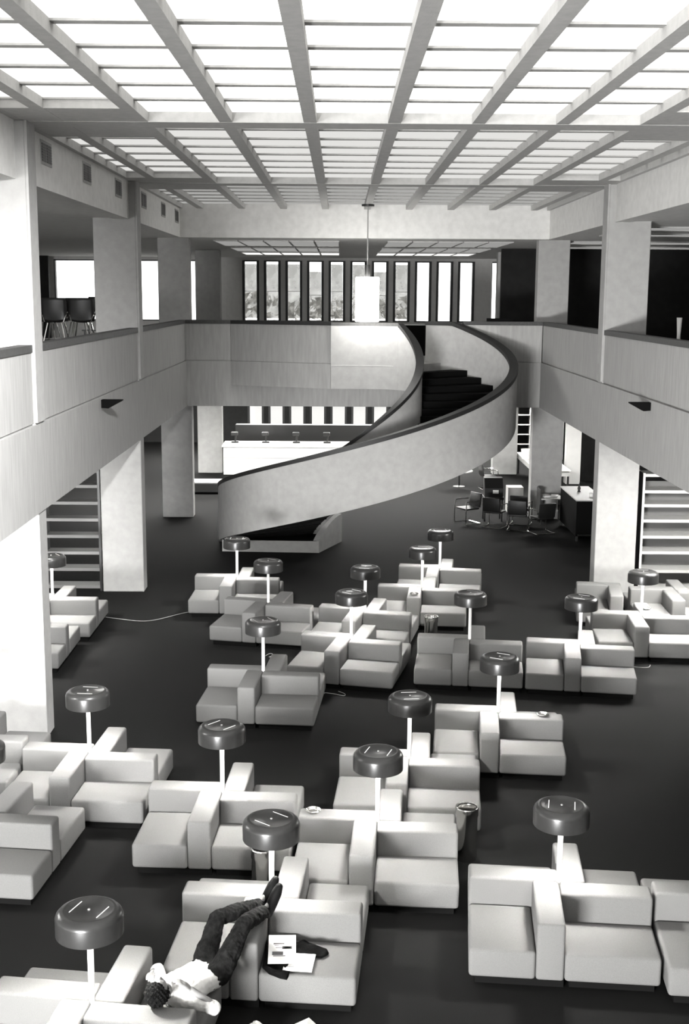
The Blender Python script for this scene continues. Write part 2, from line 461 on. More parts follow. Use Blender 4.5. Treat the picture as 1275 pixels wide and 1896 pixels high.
# well wall: the curved inner arc goes on full height round the landing, then straight to the corner
b = B(); band(b, RI, RI+.15, lambda a: 3.86, lambda a: 5.5, PT+.002, PI/2, 24)
prism(b, [(-.24, CY0+RI), (CX0, CY0+RI), (CX0, CY0+RI+.15), (-.2, CY0+RI+.15)], 3.86, 5.5)
w = struct(obj('wall_well', b, 'concrete', None, True))
b = B(); band(b, RI-.01, RI+.19, lambda a: 5.5, lambda a: 5.58, PT+.002, PI/2, 24)
prism(b, [(-.24, CY0+RI-.01), (CX0, CY0+RI-.01), (CX0, CY0+RI+.19), (-.2, CY0+RI+.19)], 5.5, 5.58)
obj('handrail_cap', b, 'wood', w, True)
b = B(); band(b, RI-.006, RI, lambda a: ZJ-.05-.012, lambda a: ZJ-.05+.012, PT+.12, PI/2, 24)
prism(b, [(-.235, CY0+RI-.006), (CX0, CY0+RI-.006), (CX0, CY0+RI), (-.235, CY0+RI)], ZJ-.062, ZJ-.038)
obj('joint_line', b, 'rib', w)
# right of the stair: angled return wall between stair and balcony
fascia('wall_landing_right', (3.35, 33.42), (4.30, YF), (.1,-1), zb=3.3, capm='capdark')

# pendant lamp in the well
p = thing('pendant_lamp', 'tall glowing white cylinder lamp hanging over the stairwell on a thin rod', 'pendant lamp', (.68, 31.38, 5.62))
b = B(); lathe(b, [(0, 0), (.295, 0), (.3, .02), (.3, 1.09), (.29, 1.11), (0, 1.11)], 40); obj('glowing_shade', b, 'pendant', p, True)
b = B(); lathe(b, [(0, 1.11), (.07, 1.11), (.07, 1.42), (0, 1.42)], 16); obj('stem', b, 'darkmetal', p, True)
b = B(); tube(b, [(0,0,1.42), (0,0,ZC-5.62-.03)], .016, 8); obj('rod', b, 'greymetal', p, True)
b = B(); lathe(b, [(0, ZC-5.62-.06), (.16, ZC-5.62-.05), (.16, ZC-5.62-.003), (0, ZC-5.62-.003)], 20); obj('canopy', b, 'darkmetal', p, True)

# ------------------------------------------------------------------ seating islands
ML, MT, MS, MZ, MB_ = .876, .26, .359, .641, .08
def seat_proto():
    t = thing('block_seat', '', 'seat', (0,0,0), 0)
    h = ML/2
    b = B(); box(b, -h+.05, h-.05, -h+.06, h-.0, 0, MB_+.01); obj('plinth', b, 'black', t)
    b = B(); box(b, -h+.002, h-.002, -h, h-MT-.002, MB_, MS, bevel=.035, seg=4)
    # slight crown on the seat cushion
    obj('seat', b, 'fabric', t, True)
    b = B(); box(b, -h+.002, h-.002, h-MT, h-.001, MB_, MZ, bevel=.03, seg=4); obj('backrest', b, 'fabric', t, True)
    return t
def lamp_proto(lit=True):
    t = thing('floor_lamp', '', 'lamp', (0,0,0), 0)
    b = B(); lathe(b, [(0, 0), (.10, 0), (.10, .012), (.03, .03), (.026, .06), (.026, 1.26), (0, 1.26)], 16); obj('pole', b, 'pole', t, True)
    b = B()
    R = .272
    lathe(b, [(R-.012, 1.235), (R, 1.235), (R, 1.375), (R-.008, 1.40), (R-.03, 1.424), (R-.06, 1.436), (R-.075, 1.436), (R-.083, 1.430), (0, 1.430), (0, 1.42), (R-.1, 1.42), (R-.03, 1.40), (R-.012, 1.37), (R-.012, 1.235)], 56)
    sh = obj('lamp_shade', b, 'shade', t, True)
    for s in (-1, 1):
        b = B(); box(b, s*.125-.0035, s*.125+.0035, -.095, .095, 1.4295, 1.4325); obj('light_slot', b, 'slot' if lit else 'greymetal', sh)
    b = B(); lathe(b, [(0, 1.4295), (.012, 1.4295), (.01, 1.437), (0, 1.438)], 12); obj('finial', b, 'greymetal', sh, True)
    if lit:
        b = B(); lathe(b, [(.03, 1.345), (.09, 1.345), (.09, 1.36), (.03, 1.36)], 24); obj('bulb_ring', b, 'bulb', t)
    else:
        b = B(); lathe(b, [(.03, 1.345), (.09, 1.345), (.09, 1.36), (.03, 1.36)], 24); obj('bulb_ring', b, 'greymetal', t)
    return t
SP = seat_proto(); LPL = lamp_proto(True); LPD = lamp_proto(False)
used = {'s': False, 'l': False, 'd': False}
CL = {
'A': (-1.99, 9.04, -.127, 1, "under the sleeping man's head", -20),
'B': (-.625, 10.77, -.087, 1, "with magazines and jacket", 50),
'C': (.435, 12.50, -.068, 1, "behind the magazine island", -18),
'D': (.885, 14.36, -.081, 1, "behind the tall steel bin", -85),
'E': (2.21, 16.04, -.099, 1, "with ashtray, centre right", 60),
'F': (2.175, 11.11, -.097, 1, "nearest the lower right corner", -11),
'G': (-1.335, 13.29, -.055, 1, "left of the front steel bin", -40),
'H': (-3.12, 14.51, -.071, 1, "before the white column", 85),
'I': (-3.93, 12.68, -.108, 0, "cut off lower left", 0),
'J': (-1.147, 17.86, -.086, 0, "alone and unlit, mid floor", 30),
'K': (-2.07, 24.11, -.034, 1, "left of the stair plinth", 0),
'L': (-1.315, 22.05, -.215, 0, "unlit, before the stair plinth", 60),
'M': (.479, 21.56, -.205, 1, "behind the white-corded island", 80),
'N': (.210, 19.68, -.228, 1, "with white floor cord", 50),
'O': (1.634, 23.28, -.099, 1, "behind the small far bin", 85),
'P': (2.127, 25.06, -.130, 1, "farthest below the stair", 10),
'Q': (2.190, 19.65, -.118, 0, "before the small far bin", 70),
'R': (3.985, 19.39, -.154, 1, "right of centre, mid floor", 60),
'S': (5.468, 21.29, -.066, 1, "far right with ashtray", 80),
'T': (-5.42, 22.40, -.005, 1, "beside the left shelving", 35),
'U': (-5.564, 20.49, -.001, 1, "behind the white column", 0),
'W': (5.60, 23.47, -.165, None, "before the right column", 0),
'X': (6.60, 23.18, -.039, None, "before the right shelving", 0),
'Y': (3.935, 10.80, -.088, 0, "cut off lower right", 0),
'Z': (-4.885, 15.13, -.080, 0, "by the white column, left edge", 0),
}
QN = ['front right', 'back right', 'back left', 'front left']
for key, (cx, cy, th, lit, desc, slot) in CL.items():
    for q in range(4):
        if key == 'W' and q in (0, 1): continue
        a = th+q*PI/2
        lx, ly = ML/2, -ML/2
        x = cx+lx*math.cos(a)-ly*math.sin(a); y = cy+lx*math.sin(a)+ly*math.cos(a)
        lab = f"pale block seat, {QN[q]} of the island {desc}"
        if not used['s']:
            SP.location = (x, y, 0); SP.rotation_euler = (0,0,a); SP['label'] = lab; SP['group'] = 'block seats set in pinwheel islands'; used['s'] = True
        else: dup(SP, (x, y, 0), a, lab, 'block seats set in pinwheel islands')
    if lit is None: continue
    src, kk = (LPL, 'l') if lit else (LPD, 'd')
    lab = f"dark mushroom lamp on slim pole, island {desc}"
    # the pole stands in the small gap left of the front backrest corner
    px, py = cx, cy
    if not used[kk]:
        src.location = (px, py, 0); src.rotation_euler = (0,0,math.radians(slot)); src['label'] = lab; src['group'] = 'mushroom lamps of the seating islands'; used[kk] = True
    else: dup(src, (px, py, 0), math.radians(slot), lab, 'mushroom lamps of the seating islands')

# ashtrays on backrests
def ashtray(x, y, z, lab):
    t = thing('ashtray', lab, 'ashtray', (x, y, z), 0, 'ashtrays on the backrests')
    b = B(); lathe(b, [(0, 0), (.06, 0), (.085, .03), (.08, .036), (.055, .012), (0, .01)], 24); obj('bowl', b, 'steel', t, True)
    b = B(); tube(b, [(.03, .02, .02), (-.02, .05, .045)], .004, 6); obj('cigarette', b, 'paper', t)
ashtray(2.79, 15.86, MZ, 'small shiny ashtray on the backrest of the centre right island')
ashtray(-.27, 12.69, MZ, 'small shiny ashtray on the backrest behind the front steel bin')
ashtray(1.44, 22.62, MZ, 'tiny dark ashtray on the backrest of a far central island')
ashtray(5.64, 21.62, MZ, 'small ashtray on the backrest beside the far right white pole')
# steel bins
def bin_(x, y, lab):
    t = thing('litter_bin', lab, 'bin', (x, y, 0), 0, 'round steel litter bins')
    b = B(); lathe(b, [(0, 0), (.115, 0), (.118, .01), (.118, .50), (.128, .53), (.128, .615), (.122, .62), (.116, .61), (.112, .52), (.110, .03), (0, .03)], 40); obj('body', b, 'steel', t, True)
    b = B(); lathe(b, [(.112, .604), (.129, .604), (.133, .615), (.129, .626), (.112, .62), (.112, .604)], 40); obj('rim', b, 'chrome', t, True)
bin_(1.46, 12.90, 'tall round steel litter bin standing on carpet at centre right')
bin_(-.78, 11.86, 'round steel litter bin half hidden under the large front lamp')
bin_(1.66, 21.15, 'small far steel litter bin behind the unlit central seats')

# floor cords
def cord(pts, lab, r=.004):
    b = B(); tube(b, smooth_path(pts, 3), r, 6); tag(obj('power_cord', b, 'cord', None, True), lab, 'cord')
cord([(-4.75, 23.3, .01), (-4.3, 23.1, .01), (-3.8, 22.9, .01), (-3.5, 23.1, .01), (-3.1, 23.6, .01), (-2.8, 23.8, .01)], 'thin white cord lying across the carpet at left')
cord([(-.35, 18.62, .01), (-.25, 18.72, .03), (-.2, 18.6, .01), (-.32, 18.68, .02), (-.05, 18.62, .01), (.1, 18.5, .01), (.12, 18.62, .01), (0, 18.75, .01)], 'tangled white cord on the carpet behind the unlit island')
cord([(-1.32, 20.6, .01), (-1.2, 20.75, .05), (-1.12, 20.6, .03), (-1.25, 20.55, .02), (-1.15, 20.7, .01)], 'small white cord tangle behind the unlit lamp pole')
cord([(4.95, 20.2, .01), (5.2, 20.08, .01), (5.35, 20.1, .01), (5.4, 20.25, .01)], 'short white cord on carpet below the far right seats')

# ------------------------------------------------------------------ magazines, jacket
def sheet(name, pts, z, th, m, lab=None, cat=None, parent=None):
    b = B(); prism(b, pts, z, z+th); o = obj(name, b, m, parent)
    if lab: tag(o, lab, cat)
    return o
def cloth(name, outline, z, m, lab, cat, amp=.03):
    # rumpled cloth: filled outline, subdivided, with folds and thickness
    b = B(); vs = [b.verts.new((p[0], p[1], z)) for p in outline]; f = b.faces.new(vs)
    bmesh.ops.triangulate(b, faces=[f])
    bmesh.ops.subdivide_edges(b, edges=b.edges[:], cuts=5, use_grid_fill=True)
    for v in b.verts:
        e = any(len(e.link_faces) == 1 for e in v.link_edges)
        v.co.z = z+(.008 if e else amp*(.55+.45*math.sin(v.co.x*31+v.co.y*17)*math.cos(v.co.y*27-v.co.x*9)))
    o = obj(name, b, m, None, True)
    s = o.modifiers.new('solid', 'SOLIDIFY'); s.thickness = .012; s.offset = 1
    return tag(o, lab, cat)
zs = MS+.004
cloth('jacket', [(-.66,10.42),(-.60,10.47),(-.47,10.42),(-.36,10.40),(-.31,10.44),(-.22,10.36),(-.10,10.28),(-.08,10.20),(-.14,10.14),(-.26,10.16),(-.33,10.07),(-.42,9.93),(-.44,9.78),(-.50,9.80),(-.60,9.87),(-.665,9.97),(-.655,10.20)], zs, 'jacket', 'crumpled black jacket lying on the seat under the magazines', 'jacket', .035)
t = thing('magazine', 'white magazine with printed pictures lying on the black jacket', 'magazine', (-.50, 10.21, zs+.052), math.radians(2))
b = B(); box(b, -.125, .125, -.24, .24, 0, .008); obj('cover', b, 'paper', t)
b = B()
for q in ((-.08,.02,.075,.10),(-.07,-.02,.055,.062),(0.0,.09,-.01,.045),(-.06,.06,.012,.02),(-.09,.01,-.11,-.05),(-.08,.03,-.13,-.118),(.02,.08,.0,.03)):
    box(b, q[0], q[1], q[2], q[3], .0082, .0095)
obj('printed_picture', b, 'ink', t)
t = thing('magazine', 'plain white open paper lying half over the seat edge cushion', 'magazine', (-.34, 10.00, zs+.03), math.radians(-6))
b = B(); box(b, -.13, .13, -.12, .17, 0, .006); obj('page', b, 'paper', t)
b = B(); box(b, -.1, .03, -.06, -.055, .0062, .007); obj('printed_line', b, 'ink', t)
# papers at the bottom edge of the view, on the carpet
t = thing('newspaper', 'white newspaper sheet on the carpet at the bottom edge', 'newspaper', (-.30, 9.47, .0), math.radians(40))
b = B(); 
vs = [b.verts.new(p) for p in ((-.22,-.22,.005),(.2,-.22,.005),(.24,.2,.012),(-.2,.22,.005),(0,0,.05))]
for i in range(4): b.faces.new((vs[i], vs[(i+1) % 4], vs[4]))
o = obj('sheet', b, 'paper', t); s = o.modifiers.new('solid', 'SOLIDIFY'); s.thickness = .003
cloth('crumpled_paper', [(-.82,9.50),(-.72,9.66),(-.6,9.62),(-.52,9.5),(-.6,9.38),(-.75,9.36)], .01, 'paper', 'crumpled pale paper on the carpet at the bottom edge', 'paper', .09)

# ------------------------------------------------------------------ the sleeping man
def ellipsoid(bm, c, r, rot=None, n=16):
    g = bmesh.ops.create_uvsphere(bm, u_segments=n, v_segments=n//2+2, radius=1)
    m = Matrix.Translation(c) @ (rot.to_4x4() if rot else Matrix()) @ Matrix.Diagonal((*r, 1))
    bmesh.ops.transform(bm, matrix=m, verts=g['verts'])
man = thing('person', 'man in white shirt and dark jeans lying asleep across two islands', 'person', (-1.3, 9.5, MS))
def W(x, y, z): return Vector((x+1.3, y-9.5, z-MS))      # world to the person's own space
J = dict(head=W(-1.44, 8.955, .765), neck=W(-1.40, 9.15, .665), shL=W(-1.50, 9.42, .575), shR=W(-1.20, 9.13, .585), chest=W(-1.32, 9.33, .555), wst=W(-1.21, 9.55, .51), pel=W(-1.12, 9.66, .505),
    hpL=W(-1.17, 9.77, .515), hpR=W(-1.03, 9.56, .51), knL=W(-1.07, 10.03, .82), knR=W(-.82, 9.94, .82), anL=W(-.72, 10.42, .745), anR=W(-.67, 10.34, .72),
    elL=W(-1.57, 9.74, .50), haL=W(-1.57, 9.50, .60), elR=W(-.99, 9.14, .50), haR=W(-1.19, 9.11, .69))
def limb(bm, pts, rad, n=14, flat=1.0):
    P = [Vector(p) for p in pts]
    Q = []; R_ = []
    for k in range(len(P)-1):
        for t_ in (0, .25, .5, .75):
            Q.append(P[k].lerp(P[k+1], t_)); R_.append(rad[k]*(1-t_)+rad[k+1]*t_)
    Q.append(P[-1]); R_.append(rad[-1])
    for _ in range(2):
        Q = [Q[0]]+[(Q[k-1]+Q[k]*2+Q[k+1])/4 for k in range(1, len(Q)-1)]+[Q[-1]]
    tube(bm, Q, R_, n)
    for q, rr in ((Q[0], R_[0]), (Q[-1], R_[-1])): ellipsoid(bm, q, (rr, rr, rr), None, 14)
def hand(bm, wrist, d, palm_n, side, curl=.5, L=.085):
    d = d.normalized(); n_ = (palm_n-d*palm_n.dot(d)).normalized(); s_ = d.cross(n_).normalized()*side
    ctr = wrist+d*.05
    Rm_ = Matrix((s_, n_, d)).transposed()
    ellipsoid(bm, ctr, (.040, .015, .050), Rm_, 16)
    for k, ln in enumerate((.066, .076, .071, .055)):
        o_ = wrist+d*.088+s_*(.030-.0195*k); a = o_+d*ln*.45+n_*ln*.12*curl; b_ = a+d*ln*.33+n_*ln*.32*curl; c = b_+d*ln*.15+n_*ln*.30*curl
        tube(bm, [o_-d*.02, a, b_, c], [.0095, .0092, .0085, .007], 8); ellipsoid(bm, c, (.007,)*3, None, 8)
    o_ = wrist+d*.025+s_*.030; a = o_+d*.03+s_*.022+n_*.006; b_ = a+d*.028+s_*.004+n_*.012
    tube(bm, [o_-s_*.01, a, b_], [.013, .011, .0085], 8); ellipsoid(bm, b_, (.0085,)*3, None, 8)
def solid(name, bm, m, voxel=.007, it=4, disp=None):
    o = obj(name, bm, m, man, True)
    for p in o.data.polygons: p.use_smooth = True
    r = o.modifiers.new('r', 'REMESH'); r.mode = 'VOXEL'; r.voxel_size = voxel; r.use_smooth_shade = True
    q = o.modifiers.new('sm', 'SMOOTH'); q.iterations = it; q.factor = .5
    if disp:
        tx = bpy.data.textures.new('folds', 'CLOUDS'); tx.noise_scale = disp[0]
        d_ = o.modifiers.new('d', 'DISPLACE'); d_.texture = tx; d_.strength = disp[1]; d_.mid_level = .5
    return o
hc = J['head']; crown = Vector((-.12, -.85, .36)).normalized(); face = Vector((.12, .36, .92)).normalized()
face = (face-crown*face.dot(crown)).normalized(); side = crown.cross(face).normalized()
R3 = Matrix((side, face, crown)).transposed()
axis = (J['pel']-J['chest']).normalized(); lat = Vector((-.68, .70, 0)); lat = (lat-axis*lat.dot(axis)).normalized()
def torso(bm, off, r0, r1, r2):
    for q in (-1, -.33, .33, 1):
        limb(bm, [J['chest']-axis*.06+lat*off*q, J['wst']+lat*off*.8*q, J['pel']+lat*off*.85*q], [r0, r1, r2])
# body: one continuous skin surface
b = B()
ellipsoid(b, hc, (.078, .094, .112), R3, 28)
ellipsoid(b, hc-crown*.06+face*.035, (.052, .056, .06), R3)
ellipsoid(b, hc+face*.098-crown*.02, (.011, .018, .024), R3, 12)
ellipsoid(b, hc+face*.088-crown*.054, (.024, .012, .010), R3, 12)
for q in (-1, 1):
    ellipsoid(b, hc+side*q*.079-crown*.012, (.011, .020, .032), R3, 12)
    ellipsoid(b, hc+side*q*.032+face*.084+crown*.004, (.014, .010, .009), R3, 12)
limb(b, [hc-crown*.05, J['neck'], J['chest']-axis*.10], [.056, .054, .07])
torso(b, .07, .082, .075, .085)
limb(b, [J['shL'], J['chest']-axis*.09, J['shR']], [.052, .07, .052])
for sh, el, ha, sd in (('shL', 'elL', 'haL', 1), ('shR', 'elR', 'haR', -1)):
    limb(b, [J[sh], J[sh].lerp(J[el], .5), J[el]], [.050, .044, .037]); limb(b, [J[el], J[el].lerp(J[ha], .35), J[ha]], [.038, .037, .024])
    hand(b, J[ha], J[ha]-J[el], Vector((0, 0, -1)), sd, .8)
for hp, kn, an in (('hpL', 'knL', 'anL'), ('hpR', 'knR', 'anR')):
    limb(b, [J['pel'], J[hp], J[hp].lerp(J[kn], .5), J[kn]], [.08, .082, .066, .050]); limb(b, [J[kn], J[kn].lerp(J[an], .3), J[an]], [.050, .052, .034])
    limb(b, [J[an], J[an]+Vector((.05, .03, .06))], [.034, .028])
solid('body', b, 'skin', .006, 2)
# curly hair
b = B(); ellipsoid(b, hc+crown*.022-face*.012, (.094, .102, .112), R3, 56)
for v in list(b.verts):
    d = v.co-hc
    if d.dot(face) > .040 and d.dot(crown) < .062: b.verts.remove(v)
for v in b.verts:
    d = (v.co-hc).normalized(); v.co += d*(.010*math.sin(v.co.x*150)*math.cos(v.co.y*140+v.co.z*120)+.008*random.random())
hr = obj('hair', b, 'hair', man, True); q = hr.modifiers.new('solid', 'SOLIDIFY'); q.thickness = .014; q.offset = -1
# white shirt
b = B()
for q in (-1, -.33, .33, 1):
    limb(b, [J['chest']-axis*.07+lat*.088*q, J['wst']+lat*.082*q, J['pel']-axis*.02+lat*.085*q], [.104, .098, .100])
limb(b, [J['shL'], J['chest']-axis*.09, J['shR']], [.074, .086, .074])
limb(b, [J['neck']+axis*.03, J['chest']-axis*.10], [.064, .085])
limb(b, [J['shL'], J['shL'].lerp(J['elL'], .5), J['shL'].lerp(J['elL'], .85)], [.072, .066, .060])
limb(b, [J['shR'], J['shR'].lerp(J['elR'], .5), J['shR'].lerp(J['elR'], .9)], [.072, .066, .060])
solid('shirt', b, 'shirt', .008, 2, (.07, .020))
# dark jeans
b = B()
for q in (-1, 0, 1): limb(b, [J['wst']+axis*.04+lat*.085*q, J['pel']+lat*.085*q+axis*.04], [.092, .104])
for hp, kn, an in (('hpL', 'knL', 'anL'), ('hpR', 'knR', 'anR')):
    limb(b, [J['pel'].lerp(J[hp], .6), J[hp].lerp(J[kn], .15), J[hp].lerp(J[kn], .6), J[kn]], [.104, .108, .090, .070])
    limb(b, [J[kn], J[kn].lerp(J[an], .4), J[an]-(J[an]-J[kn])*.06], [.070, .074, .060])
solid('jeans', b, 'denim', .008, 2, (.06, .026))
# dark shoes, toes up
for an, toe in (('anL', W(-.575, 10.50, .95)), ('anR', W(-.535, 10.40, .93))):
    A = J[an]; d = (toe-A)
    b = B(); heel = A+Vector((.03, .03, -.035))
    limb(b, [heel, heel.lerp(toe, .4), heel.lerp(toe, .8), toe], [.048, .052, .050, .036]); limb(b, [A-Vector((.045, .055, -.005)), A, heel+Vector((0, 0, .02))], [.060, .056, .050])
    solid('shoe', b, 'shoe', .006, 2)
b = B(); c0 = J['elL'].lerp(J['haL'], .82); f = (J['haL']-J['elL']).normalized()
g = bmesh.ops.create_cone(b, cap_ends=True, segments=20, radius1=.031, radius2=.031, depth=.022)
bmesh.ops.transform(b, matrix=Matrix.Translation(c0) @ f.to_track_quat('Z', 'Y').to_matrix().to_4x4(), verts=g['verts'])
obj('wristwatch', b, 'leather', man, True)

# ------------------------------------------------------------------ shelving under the balconies
def shelving(name, lab, x0, x1, y0, y1, zs_, h, frame, board, back=None, side=None):
    t = thing(name, lab, 'shelving', (x0, y0, 0)); w = x1-x0; d = y1-y0
    for xx in (0, w-.05):
        b = B(); box(b, xx, xx+.05, 0, .05, 0, h); box(b, xx, xx+.05, d-.05, d, 0, h); obj('upright', b, frame, t)
    if side:
        b = B(); box(b, -.012, 0, 0.0, d, 0, h); obj('side_panel', b, side, t)
    for z in zs_:
        b = B(); box(b, .05, w-.05, 0, d, z-.035, z); box(b, .05, w-.05, -.008, .004, z-.06, z+.004); obj('shelf', b, board, t)
    if back:
        b = B(); box(b, .05, w-.25, d-.02, d-.005, .1, h-.25); obj('back_panel', b, back, t)
    return t
shelving('open_shelving', 'tall empty dark metal shelving beside the middle left column', -6.30, -5.07, 25.40, 25.80, (.12, .50, .86, 1.22, 1.58, 1.94, 2.3, 2.62), 2.85, 'darkmetal', 'shelf_dark')
shelving('open_shelving', 'tall empty pale metal shelving beside the middle right column', 6.42, 8.4, 25.40, 25.95, (.12, .52, .93, 1.27, 1.62, 1.95, 2.25, 2.6), 2.62, 'greymetal', 'greymetal', 'shelf_back', 'black')
# ------------------------------------------------------------------ far wing, downstairs
t = thing('service_counter', 'long white service counter below the far windows', 'counter', (-4.1, 42.6, 0))
b = B(); box(b, 0, 7.0, 0, .12, 0, .98); obj('front_panel', b, 'beige', t)
b = B(); box(b, -.05, 7.05, -.06, 1.3, .98, 1.04); obj('counter_top', b, 'beige', t)
b = B(); box(b, -.02, 7.0, -.012, -.002, .58, .605); obj('trim_strip', b, 'greymetal', t)
b = B(); box(b, 0, .05, .12, 1.3, 0, .98); box(b, 6.95, 7.0, .12, 1.3, 0, .98); obj('side_panel', b, 'beige', t)
for i, x in enumerate((-3.75, -2.65, -1.55, -.45)):
    t = thing('reading_machine', f"small dark machine on the white counter, {['leftmost','second from left','third from left','fourth from left'][i]}", 'machine', (x, 43.4, 1.04), 0, 'small machines on the far counter')
    b = B(); box(b, -.13, .13, -.1, .1, 0, .06, bevel=.01); obj('base', b, 'darkmetal', t)
    b = B(); tube(b, [(0, 0, .06), (.02, 0, .26)], .03, 8); obj('neck', b, 'darkmetal', t)
    b = B(); box(b, -.14, .1, -.09, .09, .26, .38, bevel=.02); obj('head', b, 'darkmetal', t)
tagbx('low_shelf', 'long low dark shelf running behind the far counter', 'shelf', 'darkmetal', -4.0, 3.0, 46.5, 47.0, 0, 1.35)
t = thing('low_bench', 'low dark bench with pale top before the far left column', 'bench', (-4.8, 38.2, 0))
b = B(); box(b, 0, 1.5, 0, .7, .06, .36, bevel=.02); obj('body', b, 'darkmetal', t)
b = B(); box(b, 0, 1.5, .02, .7, .362, .40, bevel=.01); obj('cushion', b, 'beige', t)
b = B(); box(b, .05, 1.45, .05, .65, 0, .06); obj('plinth', b, 'black', t)
# right part: table with bin, shelves, pier, desk, cabinet
t = thing('long_table', 'long white-topped table running away beside the far right column', 'table', (6.36, 38.8, 0))
b = B(); box(b, 0, 1.1, 0, 4.6, .72, .75); obj('tabletop', b, 'beige', t)
b = B(); box(b, .02, .05, .05, 4.5, .55, .72); box(b, .05, 1.05, .03, .06, .55, .72); obj('apron', b, 'greymetal', t)
for (x, y) in ((.03, .05), (1.0, .05), (.03, 4.45), (1.0, 4.45)): b = B(); box(b, x, x+.06, y, y+.06, 0, .72); obj('leg', b, 'darkmetal', t)
t = thing('waste_basket', 'white tapered basket standing on the long white table', 'basket', (6.42, 41.6, .75))
b = B(); lathe(b, [(0, 0), (.13, 0), (.17, .34), (.16, .34), (.12, .02), (0, .02)], 24); obj('body', b, 'paper', t, True)
t = thing('bookcase', 'dark bookcase standing behind the long white table', 'bookcase', (6.1, 47.0, 0))
b = B(); box(b, 0, 2.6, .3, .33, 0, 3.1); obj('back_panel', b, 'black', t)
for k in range(3): b = B(); box(b, k*1.28, k*1.28+.04, 0, .3, 0, 3.1); obj('upright', b, 'greymetal', t)
for k in range(8): b = B(); box(b, .04, 2.56, 0, .3, .2+k*.38, .225+k*.38); obj('shelf', b, 'greymetal', t)
tagbx('wall_pier', 'bright white free-standing pier beyond the right balcony', 'pier', 'white_paint', 7.68, 8.16, 40.8, 41.2, 0, ZB)
tagbx('dark_bookcase', 'dark wall-like bookcase right of the bright pier', 'bookcase', 'darkwall', 8.25, 11.5, 41.5, 42, 0, 2.9)
t = thing('low_desk', 'small pale desk with papers before the far right column', 'desk', (5.62, 33.35, 0))
b = B(); box(b, 0, .62, 0, .62, .70, .73); obj('desktop', b, 'desk', t)
b = B(); box(b, 0, .62, .58, .62, .28, .70); obj('modesty_panel', b, 'desk', t)
b = B(); box(b, -.03, 0, 0, .62, .28, .98); obj('side_panel', b, 'darkmetal', t)
for (x, y) in ((.0, .0), (.58, .0), (.0, .58), (.58, .58)): b = B(); box(b, x, x+.035, y, y+.035, 0, .70); obj('leg', b, 'darkmetal', t)
for i, (x, y, r) in enumerate(((5.80, 33.72, .2), (6.03, 33.70, -.25))):
    t = thing('paper_stack', f"{'left' if i == 0 else 'right'} of two loose white paper stacks on the small pale desk", 'papers', (x, y, .73), r)
    for k in range(3):
        b = B(); box(b, -.1+k*.01, .1+k*.01, -.14-k*.012, .14-k*.012, k*.018, k*.018+.015); obj('sheet', b, 'paper', t)
t = thing('card_cabinet', 'tall black cabinet with pale top left of the right column', 'cabinet', (6.14, 30.98, 0))
b = B(); box(b, 0, .75, 0, 2.3, .14, 1.07); obj('body', b, 'black', t)
b = B(); box(b, -.015, .765, -.015, 2.315, 1.07, 1.10); obj('cabinet_top', b, 'desk', t)
for (x, y) in ((.02, .02), (.68, .02), (.02, 2.23), (.68, 2.23)): b = B(); box(b, x, x+.05, y, y+.05, 0, .14); obj('leg', b, 'darkmetal', t)
b = B(); box(b, .05, .7, -.012, -.002, .16, .19); obj('kick_strip', b, 'chrome', t)
t = thing('desk_ornament', 'small dark pointed ornament on the black cabinet', 'ornament', (6.45, 32.3, 1.10))
b = B(); lathe(b, [(0, 0), (.05, 0), (.03, .04), (.045, .1), (.012, .2), (0, .3)], 12); obj('body', b, 'darkmetal', t, True)
t = thing('small_cup', 'small white cup on the corner of the black cabinet', 'cup', (6.62, 31.5, 1.10))
b = B(); lathe(b, [(0, 0), (.05, 0), (.06, .1), (.054, .1), (.045, .01), (0, .01)], 16); obj('body', b, 'paper', t, True)

# tubular armchairs
def tube_chair():
    t = thing('tubular_armchair', '', 'chair', (0,0,0))
    for s in (-1, 1):
        b = B(); x = s*.27
        tube(b, smooth_path([(x, .24, .02), (x, -.24, .02), (x, -.27, .05), (x, -.25, .63), (x, -.22, .66), (x, .12, .66), (x, .22, .66)], 2), .013, 8); obj('frame', b, 'chrome', t, True)
    b = B(); tube(b, [(-.27, .24, .02), (.27, .24, .02)], .013, 8); obj('crossbar', b, 'chrome', t, True)
    b = B(); box(b, -.24, .24, -.24, .22, .41, .46, bevel=.02); obj('seat', b, 'leather', t, True)
    b = B(); box(b, -.25, .25, .20, .25, .46, .86, bevel=.02)
    bmesh.ops.rotate(b, verts=b.verts[:], cent=(0, .22, .46), matrix=Matrix.Rotation(-.15, 3, 'X')); obj('backrest', b, 'leather', t, True)
    return t
tc = tube_chair(); first = True
for i, (x, y, r, lab) in enumerate(((3.60, 33.5, -60, 'black tubular armchair standing apart, leftmost of the group'), (4.28, 32.95, 150, 'black tubular armchair before the dark machine, left one'), (4.86, 32.5, 165, 'black tubular armchair before the dark machine, right one'),
        (5.45, 32.1, 200, 'black tubular armchair with shining sled base near the black cabinet'), (5.05, 33.35, 160, 'black tubular armchair turned towards the small pale desk'), (4.9, 39.6, 100, 'black armchair farthest back, partly behind the stair'))):
    if i == 0: tc.location = (x, y, 0); tc.rotation_euler = (0,0,math.radians(r)); tc['label'] = lab; tc['group'] = 'black tubular armchairs'
    else: dup(tc, (x, y, 0), math.radians(r), lab, 'black tubular armchairs')
t = thing('film_reader', 'hooded black machine with white label among the tubular armchairs', 'machine', (4.35, 34.0, 0))
b = B(); box(b, -.28, .28, -.25, .25, .62, .70); obj('table', b, 'darkmetal', t)
b = B(); prism_dir(b, [(-.26, -.22, .70), (-.26, .22, .70), (-.26, .22, 1.22), (-.26, -.05, 1.22), (-.26, -.22, .95)], (.52, 0, 0)); obj('hood', b, 'leather', t)
b = B(); box(b, -.03, .13, -.232, -.224, .80, .90); obj('label_plate', b, 'paper', t)
